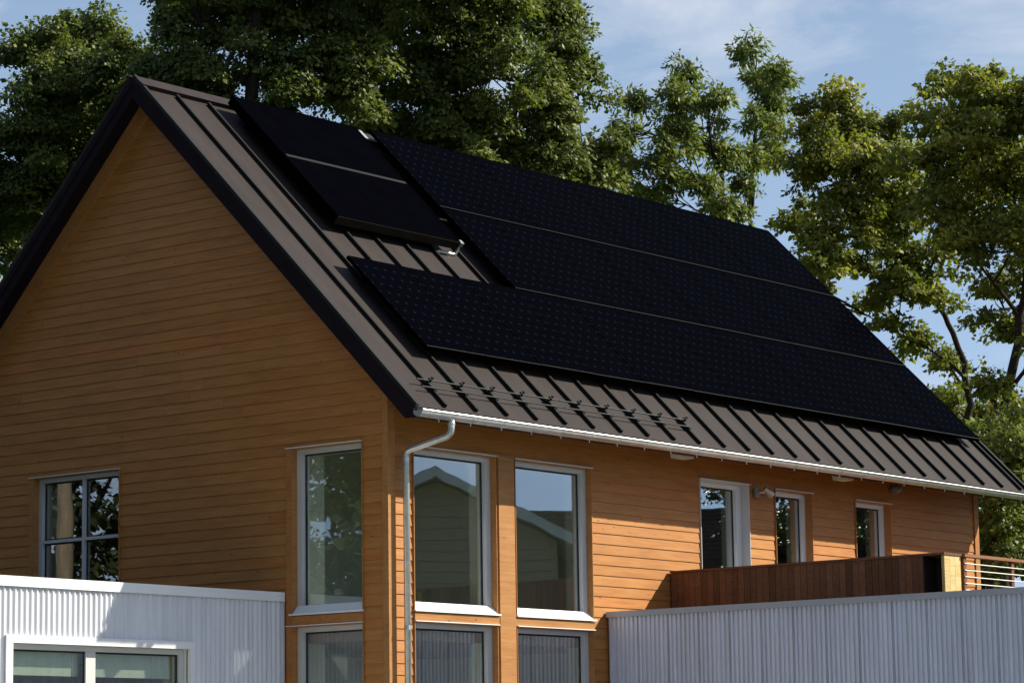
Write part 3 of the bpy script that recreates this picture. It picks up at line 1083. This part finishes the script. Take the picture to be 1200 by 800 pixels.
rail = thing('deck_railing', 'deck railing with red brown timber rail and thin steel rods', 'railing', (8, YE, -1.12))
rx0, rx1 = XD + 0.386, 12.2
MB().box((rx0, YE - 0.045, ZT - 0.032), (rx1, YE + 0.045, ZT + 0.002)).obj('top_rail', rail_wood, rail)
x = 5.50
posts = []
while x < rx1:
    MB().box((x - 0.03, YE - 0.02, -1.119), (x + 0.03, YE + 0.02, ZT - 0.033)).obj('post', deck_wood, rail)
    posts.append(x)
    x += 1.093
for k in range(9):
    z = ZT - 0.105 - k * 0.0735
    MB().tube([(rx0 + 0.02, YE - 0.026, z), (rx1 - 0.05, YE - 0.026, z)], 0.0062, 8).obj('rod', steel, rail)

# ------------------------------------------------------------------ small fittings on the long wall
wlamp = thing('wall_light', 'small grey spotlight fixed to the cedar wall between two narrow windows', 'light', (6.95, 0, 0.685))
MB().box((6.90, -0.04, 0.625), (7.0, 0.001, 0.745)).obj('back_box', plain('lamp_grey', (0.22, 0.21, 0.2), rough=0.5), wlamp)
MB().tube([(6.96, -0.0405, 0.69), (6.98, -0.07, 0.69), (7.03, -0.10, 0.70)], 0.016, 8).obj('arm', galv, wlamp)
MB().tube([(7.0, -0.10, 0.735), (7.06, -0.125, 0.69), (7.10, -0.135, 0.655)], [0.030, 0.042, 0.050], 12).obj('lamp_head', galv, wlamp)
cap_ = thing('vent_hood', 'small round grey vent hood high on the cedar wall under the gutter', 'vent', (10.22, 0, 0.955))
MB().tube([(10.22, 0.0, 0.955), (10.22, -0.05, 0.955)], [0.055, 0.055], 14).obj('collar', blue_siding, cap_)
MB().tube([(10.22, -0.0505, 0.965), (10.22, -0.085, 0.955), (10.22, -0.11, 0.925)], [0.058, 0.060, 0.045], 14).obj('hood', blue_siding, cap_)
for x, lb in ((4.89, 'small pale box light under the eave above the corner of the deck'), (8.44, 'small pale box light under the eave near the narrowest windows')):
    sl = thing('soffit_light', lb, 'light', (x, -0.35, 0.95), 'box lights under the eave')
    MB().box((x - 0.13, -0.42, 0.925), (x + 0.13, -0.27, 0.975)).obj('housing', white_trim, sl)
    MB().box((x - 0.11, -0.40, 0.918), (x + 0.11, -0.29, 0.9245)).obj('diffuser', blind_fab, sl)
    MB().box((x - 0.03, -0.36, 0.9755), (x + 0.03, -0.33, 1.13)).obj('stem', white_trim, sl)

# ------------------------------------------------------------------ utility pole across the side yard (seen mirrored in the gable window)
pl = thing('utility_pole', 'tall weathered timber utility pole with cross arm mirrored in the gable window', 'utility pole', (-13.6, 19.8, GZ))
MB().tube([(-13.6, 19.8, GZ - 0.2), (-13.57, 19.82, GZ + 5), (-13.55, 19.85, GZ + 10.5)], [0.19, 0.16, 0.125], 14).obj('shaft', pole_wood, pl, smooth=True)
MB().box((-14.7, 19.70, GZ + 9.5), (-12.4, 19.82, GZ + 9.63)).obj('cross_arm', pole_wood, pl)
for x in (-14.5, -13.9, -13.2, -12.6):
    MB().tube([(x, 19.76, GZ + 9.631), (x, 19.76, GZ + 9.80)], [0.05, 0.03], 10).obj('insulator', white_trim, pl)
for x, z in ((-14.5, 9.80), (-12.6, 9.80), (-13.58, 7.1)):
    pts = []
    for i in range(13):
        t = i / 12
        pts.append((x, 19.76 + 45 * t, GZ + z - 1.6 * 4 * t * (1 - t)))
    MB().tube(pts, 0.012, 5).obj('cable', iron, pl)


# ------------------------------------------------------------------ neighbouring house mirrored in the corner windows
nb = thing('neighbour_house', 'tan sided neighbour house with brown shingle roof mirrored in the corner windows', 'house', (26, -20.5, GZ))
E_ = Vector((0.785, -0.62, 0)).normalized()     # away from our wall
U_ = Vector((0.62, 0.785, 0)).normalized()
O_ = Vector((23.99, -19.15, 0))


def NP(u, w, z):
    p = O_ + U_ * u + E_ * w
    return (p.x, p.y, z)


def nbox(mb, u0, u1, w0, w1, z0, z1):
    vs = [NP(u, w, z) for z in (z0, z1) for (u, w) in ((u0, w0), (u1, w0), (u1, w1), (u0, w1))]
    mb.add(vs, [(0, 3, 2, 1), (4, 5, 6, 7), (0, 1, 5, 4), (1, 2, 6, 5), (2, 3, 7, 6), (3, 0, 4, 7)])
    return mb


# gabled bay facing our house
b_ = MB()
b_.prism([(-2.6, GZ), (2.6, GZ), (2.6, 2.30), (0, 3.62), (-2.6, 2.30)], lambda p, t: NP(p[0], t, p[1]), 0.4, 6.0)
b_.obj('bay_wall', tan_siding, nb)
for sg in (-1, 1):
    MB().prism([(sg * 0.001, 3.90), (sg * 3.0, 2.38), (sg * 3.0, 2.16), (sg * 0.001, 3.68)], lambda p, t: NP(p[0], t, p[1]), 0.0, 6.2).obj('bay_roof', plain('grey_barge_board', (0.46, 0.48, 0.50), rough=0.7, var=0.08), nb)
nbox(MB(), -2.5, 2.5, 0.36, 0.399, 0.2, 0.45).obj('belt_course', white_trim, nb)
nbox(MB(), -2.58, 2.58, 0.37, 0.398, GZ + 0.1, 0.19).obj('lower_siding', blue_siding, nb)
for k in range(13):
    zc = 0.46 + k * 0.235
    hw = 2.55 if zc + 0.2 < 2.2 else max(0.05, (3.58 - zc - 0.22) * 1.95)
    nbox(MB(), -hw, hw, 0.372 + 0.002 * (k % 2), 0.399, zc, zc + 0.215).obj('siding_board', tan_siding, nb)
for u in (-1.4, 0.5):
    wn_ = nbox(MB(), u, u + 0.95, 0.33, 0.369, -0.9 - 1.2, -0.6).obj('window', white_trim, nb)
    nbox(MB(), u + 0.08, u + 0.87, 0.322, 0.329, -0.9 - 1.12, -0.68).obj('pane', glass, wn_)
# main range with its long roof
nbox(MB(), 2.0, 13.0, 4.2, 10.0, GZ, 1.0).obj('main_wall', tan_siding, nb)
mr = MB()
mr.prism([(3.6, 0.9), (7.1, 3.55), (10.6, 0.9), (10.6, 0.72), (7.1, 3.35), (3.6, 0.72)], lambda p, t: NP(t, p[0], p[1]), -3.0, 13.4)
mroof = mr.obj('main_roof', shingle, nb)
for k in range(24):
    t0 = k / 24
    w0, z0 = 3.58 + 3.5 * t0, 0.905 + 2.65 * t0
    nbox(MB(), 1.2, 13.35, w0, w0 + 0.155, z0 - 0.01, z0 + 0.05).obj('shingle_course', shingle, mroof)
nbox(MB(), 5.0, 5.9, 6.4, 7.3, 2.6, 4.4).obj('chimney', concrete, mroof)


# ------------------------------------------------------------------ trees
def bez(p0, p1, p2, n):
    return [p0 * (1 - t) ** 2 + p1 * 2 * t * (1 - t) + p2 * t * t for t in [i / n for i in range(n + 1)]]


def leaf_mesh(clumps, n_per, size, narrow, rng, droop=0.35, tint_shift=0.0):
    """clumps: array (k,5): x,y,z,radius,tint.  Each leaf is a folded four-triangle blade."""
    K = len(clumps)
    cl = np.repeat(clumps, n_per, axis=0)
    N = len(cl)
    d = rng.normal(size=(N, 3))
    d /= np.linalg.norm(d, axis=1)[:, None]
    rad = rng.random(N) ** 0.33
    off = d * rad[:, None]
    # domed spray: most leaves on the top and flanks, fewer below
    off[:, 2] = np.where(off[:, 2] < 0, off[:, 2] * 0.35, off[:, 2] * 0.75) - droop * (off[:, 0] ** 2 + off[:, 1] ** 2) + 0.1
    pos = cl[:, :3] + off * cl[:, 3:4]
    # blade direction: outward and hanging; normal: up and outward
    out = off.copy()
    out[:, 2] *= 0.5
    dirv = out * 1.0 + rng.normal(size=(N, 3)) * 0.55
    dirv[:, 2] -= 0.45
    dirv /= np.linalg.norm(dirv, axis=1)[:, None]
    nrm = np.stack([off[:, 0] * 1.25, off[:, 1] * 1.25, np.abs(off[:, 2]) + 0.5], 1) + rng.normal(size=(N, 3)) * 0.45
    side = np.cross(dirv, nrm)
    side /= np.linalg.norm(side, axis=1)[:, None] + 1e-9
    nrm = np.cross(side, dirv)
    L = size * (0.5 + 1.0 * rng.random(N) ** 1.3)
    W = L * narrow * (0.85 + 0.3 * rng.random(N))
    b0 = pos
    tip = pos + dirv * L[:, None] - nrm * (0.10 * L)[:, None]
    ml = pos + dirv * (0.45 * L)[:, None] + side * (0.5 * W)[:, None] - nrm * (0.16 * W)[:, None]
    mr_ = pos + dirv * (0.45 * L)[:, None] - side * (0.5 * W)[:, None] - nrm * (0.16 * W)[:, None]
    V = np.stack([b0, ml, tip, mr_], 1).reshape(-1, 3)
    base = (np.arange(N) * 4)[:, None]
    F = np.concatenate([base + np.array([[0, 1, 2]]), base + np.array([[0, 2, 3]])], 1).reshape(-1, 3)
    tint = np.clip(cl[:, 4] + rng.normal(size=N) * 0.16 + tint_shift, 0, 1)
    me = bpy.data.meshes.new('crown')
    me.vertices.add(len(V))
    me.vertices.foreach_set('co', V.astype(np.float32).ravel())
    me.loops.add(F.size)
    me.loops.foreach_set('vertex_index', F.astype(np.int32).ravel())
    me.polygons.add(len(F))
    me.polygons.foreach_set('loop_start', np.arange(0, F.size, 3, dtype=np.int32))
    me.polygons.foreach_set('loop_total', np.full(len(F), 3, dtype=np.int32))
    at_ = me.attributes.new('tint', 'FLOAT', 'FACE')
    at_.data.foreach_set('value', np.repeat(tint, 2).astype(np.float32))
    me.update(calc_edges=True)
    return me


TRI = [0]


def tree(name, label, depth, trunk_px, lobes, leafmat, seed, size=0.105, narrow=0.75, n_per=210, cr=0.40, dens=1.0, group='trees behind the house',
         trunk_r=0.22, fork=None, droop=0.35, gold=0.0, extra=True, lean=0.0):
    """trunk_px: (px, py) points from low to high; lobes: (px, py, rx_px, ry_px[, depth offset])"""
    rng = np.random.default_rng(seed)
    pr = random.Random(seed)
    tp = [at(p[0], p[1], depth) for p in trunk_px]
    foot = Vector((tp[0].x, tp[0].y, GZ - 0.1))
    pts = [foot] + tp
    root = thing(name, label, 'tree', (foot.x, foot.y, GZ), group)
    wood_ = MB()
    zt = pts[-1].z - GZ
    fine = []
    for a, b in zip(pts[:-1], pts[1:]):
        for i in range(4):
            fine.append(a.lerp(b, i / 4) + Vector((pr.uniform(-1, 1), pr.uniform(-1, 1), 0)) * 0.05 * (1 if fine else 0))
    fine.append(pts[-1])
    rads = [trunk_r * (1.0 - 0.72 * ((p.z - GZ) / zt)) + (0.06 if i == 0 else 0) for i, p in enumerate(fine)]
    wood_.tube(fine, rads, 10)
    clumps = []
    px2m = depth / FPX
    nodes = [(p, r_) for p, r_ in zip(fine[3:], rads[3:])]
    order = []
    for lb in lobes:
        c = at(lb[0], lb[1], depth + (lb[4] if len(lb) > 4 else pr.uniform(-1, 1) * 1.6 + (lb[0] - trunk_px[-1][0]) * lean))
        order.append((min((c - p).length for p, _ in nodes), lb, c))
    order.sort(key=lambda t: t[0])
    for _, lb, c in order:
        rx, rz = lb[2] * px2m, lb[3] * px2m
        ry = 1.0 * rx
        best = None
        for (p, r_) in nodes:
            hd = math.hypot(c.x - p.x, c.y - p.y)
            sc = (c - p).length + 2.2 * max(0.0, p.z - (c.z - 0.55 * hd - 0.15))
            if best is None or sc < best[0]:
                best = (sc, p, r_)
        p0 = best[1]
        r0 = min(best[2] * 0.8, 0.03 + 0.045 * rx)
        ln = (c - p0).length
        midp = p0.lerp(c, 0.5) + Vector((pr.uniform(-1, 1), pr.uniform(-1, 1), pr.uniform(-0.3, 0.9))) * 0.12 * ln
        lim = bez(p0, midp, c, 8)
        lr = [max(0.012, r0 * (1 - 0.7 * i / 8)) for i in range(9)]
        wood_.tube(lim, lr, 7)
        nodes += list(zip(lim[3:], lr[3:]))
        for q in lim[3:]:
            for _e in range(pr.choice((0, 0, 0, 1)) if extra else 0):
                w_ = q + Vector((pr.uniform(-1, 1), pr.uniform(-1, 1), pr.uniform(-0.6, 0.8))) * 0.75
                clumps.append((w_.x, w_.y, w_.z, cr * pr.uniform(0.5, 1.1), 0.4 + pr.uniform(-.2, .2)))
                wood_.tube([q, q.lerp(w_, 0.5) + Vector((0, 0, 0.06)), w_], [0.012, 0.008, 0.004], 4, cap=False)
        vol = rx * ry * rz
        k = max(4, int(dens * 1.25 * vol / (cr ** 3) + 6))
        for _ in range(k):
            v = rng.normal(size=3)
            v /= np.linalg.norm(v)
            rr = rng.random() ** 0.45 * pr.choice((0.9, 0.9, 1.0, 1.12, 1.25))
            cc = c + Vector((v[0] * rx * rr, v[1] * ry * rr, v[2] * rz * rr))
            rad = cr * pr.uniform(0.55, 1.3)
            t = 0.42 + pr.uniform(-0.2, 0.2) + (gold if pr.random() < 0.3 else 0)
            clumps.append((cc.x, cc.y, cc.z, rad, t))
            st = lim[pr.randint(3, 8)]
            mm = st.lerp(cc, 0.55) + Vector((pr.uniform(-.15, .15), pr.uniform(-.15, .15), pr.uniform(-.25, .1)))
            wood_.tube(bez(st, mm, cc, 4), [0.016, 0.013, 0.010, 0.007, 0.005], 4, cap=False)
    wood_.obj('trunk', bark, root, smooth=True, fix=False)
    me = leaf_mesh(np.array(clumps), n_per, size, narrow, rng, droop)
    me.materials.append(leafmat)
    o = link('crown', me, root)
    TRI[0] += len(me.polygons)
    return root


# big dark maples behind the ridge
tree('maple_tree', 'dark dense maple with a knobbly top rising past the lower left of the gable', 57, [(60, 420), (75, 250), (85, 120)],
     [(45, 50, 30, 30), (40, 110, 45, 45), (110, 40, 34, 30), (95, 85, 52, 45), (30, 175, 55, 55), (90, 160, 60, 55), (150, 95, 45, 50), (20, 240, 55, 50), (80, 240, 60, 60), (150, 180, 55, 60), (-50, 160, 55, 70), (-60, 260, 60, 60), (60, 320, 60, 50)],
     leaf_maple, 21, cr=0.48, n_per=400, droop=0.5, size=0.095, dens=1.7, trunk_r=0.3)
tree('maple_tree', 'tall dense maple standing straight behind the roof peak', 53, [(285, 380), (290, 200), (300, -20)],
     [(205, 15, 30, 36), (190, 70, 40, 45), (255, 10, 48, 48), (245, 75, 55, 48), (330, 10, 60, 60), (330, 90, 60, 50), (220, -50, 60, 50), (300, -70, 70, 55), (380, -50, 60, 55), (200, 130, 50, 45), (290, 150, 60, 50), (350, 165, 55, 45), (260, 210, 70, 50)],
     leaf_maple, 22, lean=0.006, cr=0.48, n_per=400, droop=0.5, size=0.095, dens=1.6, trunk_r=0.34)
tree('maple_tree', 'broad sunlit maple behind the solar panels with branches poking into open sky', 56, [(500, 420), (505, 240), (500, 20)],
     [(430, 20, 60, 60), (420, 95, 55, 50), (420, 150, 50, 30), (510, 10, 62, 60), (500, 90, 60, 55), (490, 160, 60, 40), (580, 20, 55, 55), (575, 90, 55, 50), (570, 160, 55, 45), (640, 12, 40, 40), (662, 14, 22, 18), (648, 62, 36, 32), (678, 78, 16, 11), (640, 120, 38, 36), (650, 175, 40, 34), (684, 182, 18, 16), (625, 205, 48, 34), (690, 212, 16, 14), (540, 210, 70, 36), (460, -60, 70, 55), (560, -60, 70, 55), (400, 60, 50, 60)],
     leaf_maple, 23, lean=0.014, cr=0.48, n_per=400, droop=0.5, size=0.095, dens=1.5, trunk_r=0.36, gold=0.3)
tree('maple_tree', 'lighter open maple showing under the left eave of the gable', 70, [(10, 500), (5, 380), (10, 300)],
     [(15, 270, 40, 34), (-20, 310, 50, 40), (30, 320, 30, 34), (-40, 260, 40, 35), (40, 260, 30, 26)],
     leaf_gold, 24, dens=1.0, trunk_r=0.2, gold=0.3)
# light ash trees beyond the far end of the ridge
tree('ash_tree', 'slender ash with feathery leaves and a pointed top beyond the ridge', 60, [(846, 300), (846, 220), (838, 170)],
     [(804, 82, 13, 16), (795, 110, 26, 18), (745, 120, 17, 14), (742, 148, 20, 22), (790, 140, 30, 20), (832, 118, 24, 16), (725, 185, 26, 24), (775, 180, 36, 30), (825, 160, 32, 26), (850, 175, 22, 22), (770, 222, 42, 24), (722, 205, 16, 18), (840, 238, 20, 12), (820, 205, 30, 24), (865, 245, 14, 8)],
     leaf_ash, 25, extra=False, size=0.135, narrow=0.38, n_per=120, cr=0.30, dens=0.85, trunk_r=0.15, droop=0.6)
tree('ash_tree', 'tall narrow ash with an upright plume of leaves beside the roof end', 62, [(880, 300), (878, 240), (886, 150)],
     [(880, 60, 14, 16), (888, 90, 26, 24), (908, 84, 16, 18), (905, 120, 24, 22), (890, 140, 22, 16), (898, 175, 26, 24), (880, 190, 20, 14), (872, 215, 10, 12)],
     leaf_ash, 26, extra=False, size=0.135, narrow=0.38, n_per=120, cr=0.30, dens=1.05, trunk_r=0.13, droop=0.6)
# maples right of the house, limbs showing against the sky
tree('maple_tree', 'spreading maple with forked limbs against the sky past the roof edge', 57, [(1137, 520), (1135, 460), (1118, 390), (1096, 350)],
     [(978, 115, 20, 18), (950, 150, 30, 22), (985, 150, 34, 30), (1015, 140, 18, 20), (945, 200, 34, 34), (1000, 195, 44, 36), (1040, 150, 20, 18), (1050, 185, 32, 26), (935, 255, 30, 34), (985, 250, 40, 32), (1040, 235, 34, 24), (960, 300, 34, 26), (1010, 300, 40, 22), (1060, 300, 36, 22), (1030, 345, 30, 18), (1085, 345, 20, 14), (1090, 300, 26, 16), (1072, 400, 16, 10), (1110, 420, 12, 9), (1005, 228, 36, 26), (1058, 262, 30, 24), (1020, 268, 32, 22), (965, 275, 30, 24), (960, 180, 26, 24), (1075, 225, 24, 24), (945, 330, 22, 16), (1055, 325, 30, 20)],
     leaf_gold, 27, n_per=170, dens=0.45, cr=0.36, trunk_r=0.17, gold=0.45, size=0.10)
tree('maple_tree', 'dark crowned maple on a stout leaning trunk beyond the far gable', 51, [(1172, 620), (1180, 490), (1196, 370), (1208, 290)],
     [(1120, 105, 26, 20), (1165, 105, 36, 24), (1210, 110, 36, 26), (1085, 140, 24, 20), (1125, 150, 40, 30), (1180, 160, 46, 34), (1235, 170, 40, 50), (1100, 190, 30, 24), (1150, 210, 40, 26), (1205, 225, 40, 28), (1110, 240, 30, 16), (1130, 290, 24, 16), (1165, 340, 26, 18), (1205, 300, 30, 36), (1185, 385, 22, 16), (1157, 450, 14, 12), (1225, 400, 30, 40), (1140, 182, 34, 26), (1178, 195, 34, 28), (1098, 215, 26, 24), (1160, 258, 34, 22), (1192, 268, 30, 24), (1218, 258, 30, 26), (1110, 270, 24, 18), (1190, 130, 36, 24), (1140, 128, 30, 22)],
     leaf_gold, 28, n_per=170, dens=0.5, cr=0.36, trunk_r=0.2, gold=0.4, size=0.10)
tree('young_maple', 'low leafy young tree filling the gap past the gutter end', 47, [(1160, 700), (1163, 600), (1165, 540)],
     [(1165, 510, 26, 16), (1190, 530, 30, 22), (1140, 520, 20, 20), (1180, 570, 34, 24), (1160, 610, 30, 26), (1200, 610, 36, 36), (1185, 655, 40, 30), (1225, 560, 30, 34), (1150, 665, 30, 24)],
     leaf_maple, 29, dens=0.9, cr=0.36, trunk_r=0.12, gold=0.3, size=0.10)
tree('young_maple', 'pale backlit young tree standing behind the railing', 66, [(1120, 640), (1122, 560), (1125, 500)],
     [(1110, 470, 26, 20), (1150, 490, 30, 22), (1190, 480, 30, 26), (1100, 520, 40, 30), (1170, 560, 50, 40), (1220, 520, 40, 40), (1180, 630, 60, 40)],
     leaf_gold, 30, dens=0.55, trunk_r=0.14, gold=0.4)


# trees off to the sides that the windows mirror; some added to cut sky light
def side_tree(name, label, loc, h, r, mat, seed, leaf=0.19, n=150):
    base = Vector(loc)
    rng = np.random.default_rng(seed)
    pr = random.Random(seed)
    root = thing(name, label, 'tree', (base.x, base.y, GZ), 'trees mirrored in the windows')
    wd = MB()
    top = Vector((base.x, base.y, GZ + h))
    stem = [base + Vector((0, 0, GZ - 0.1 - base.z))] + [Vector((base.x + pr.uniform(-.2, .2), base.y + pr.uniform(-.2, .2), GZ + h * t)) for t in (0.25, 0.5, 0.75, 0.95)]
    wd.tube(stem, [0.25, 0.2, 0.15, 0.09, 0.03], 9)
    cl = []
    for i in range(34):
        v = rng.normal(size=3)
        v /= np.linalg.norm(v)
        c = Vector((base.x + v[0] * r * 0.75, base.y + v[1] * r * 0.75, GZ + h * 0.6 + v[2] * h * 0.34))
        s = stem[pr.randint(1, 4)]
        wd.tube(bez(s, s.lerp(c, 0.5) + Vector((0, 0, -0.2)), c, 5), [0.07, 0.06, 0.05, 0.035, 0.02, 0.01], 6)
        for _ in range(9):
            q = rng.normal(size=3) * r * 0.25
            cl.append((c.x + q[0], c.y + q[1], c.z + q[2], 0.65, 0.4 + pr.uniform(-.2, .2)))
    wd.obj('trunk', bark, root, smooth=True, fix=False)
    me = leaf_mesh(np.array(cl), n, leaf, 0.85, rng)
    me.materials.append(mat)
    link('crown', me, root)


side_tree('yard_tree', 'round leafy tree right of the neighbour house mirrored in the narrow windows', (33.5, -13.0, GZ), 10.5, 4.0, leaf_dark, 41, 0.11, 300)
side_tree('yard_tree', 'second leafy tree beyond the neighbour house chimney side', (40.0, -9.5, GZ), 10.0, 4.0, leaf_maple, 42, 0.11, 300)
for k, (x, y, h, r) in enumerate([(-16.0, -1.5, 17.0, 5.3), (-14.0, 7.0, 18.0, 5.8), (-19.5, 13.5, 18.0, 5.0)]):  # trees added and sized to hold sky light off the gable
    side_tree('yard_tree', ['leafy yard tree beside the pavement south of the gable', 'tall leafy yard tree mirrored in the tall gable window', 'leafy yard tree between the gable and the utility pole'][k], (x, y, GZ), h, r, leaf_dark, 60 + k)
for k, (x, y) in enumerate([(-34.5, -3.0), (-35.0, 6.5), (-34.0, 15.5), (-26.0, 20.0)]):
    side_tree('roadside_tree', ['dark roadside tree across the road opposite the front yard', 'dark roadside tree across the road, middle of three', 'dark roadside tree across the road, last before the pole', 'dark tree on the pavement edge nearest the utility pole'][k], (x, y, GZ), 17.0, 6.0, leaf_dark, 70 + k)
side_tree('street_tree', 'large dark leafy tree standing right behind the utility pole', (-21.5, 29.5, GZ), 18.0, 6.0, leaf_dark, 43)
side_tree('street_tree', 'bushy street tree across the road near the tall one', (-33.0, 24.0, GZ), 15.0, 6.0, leaf_dark, 44)
side_tree('street_tree', 'leafy tree farther up the road past the pole', (-13.5, 32.5, GZ), 17.0, 6.0, leaf_dark, 45)
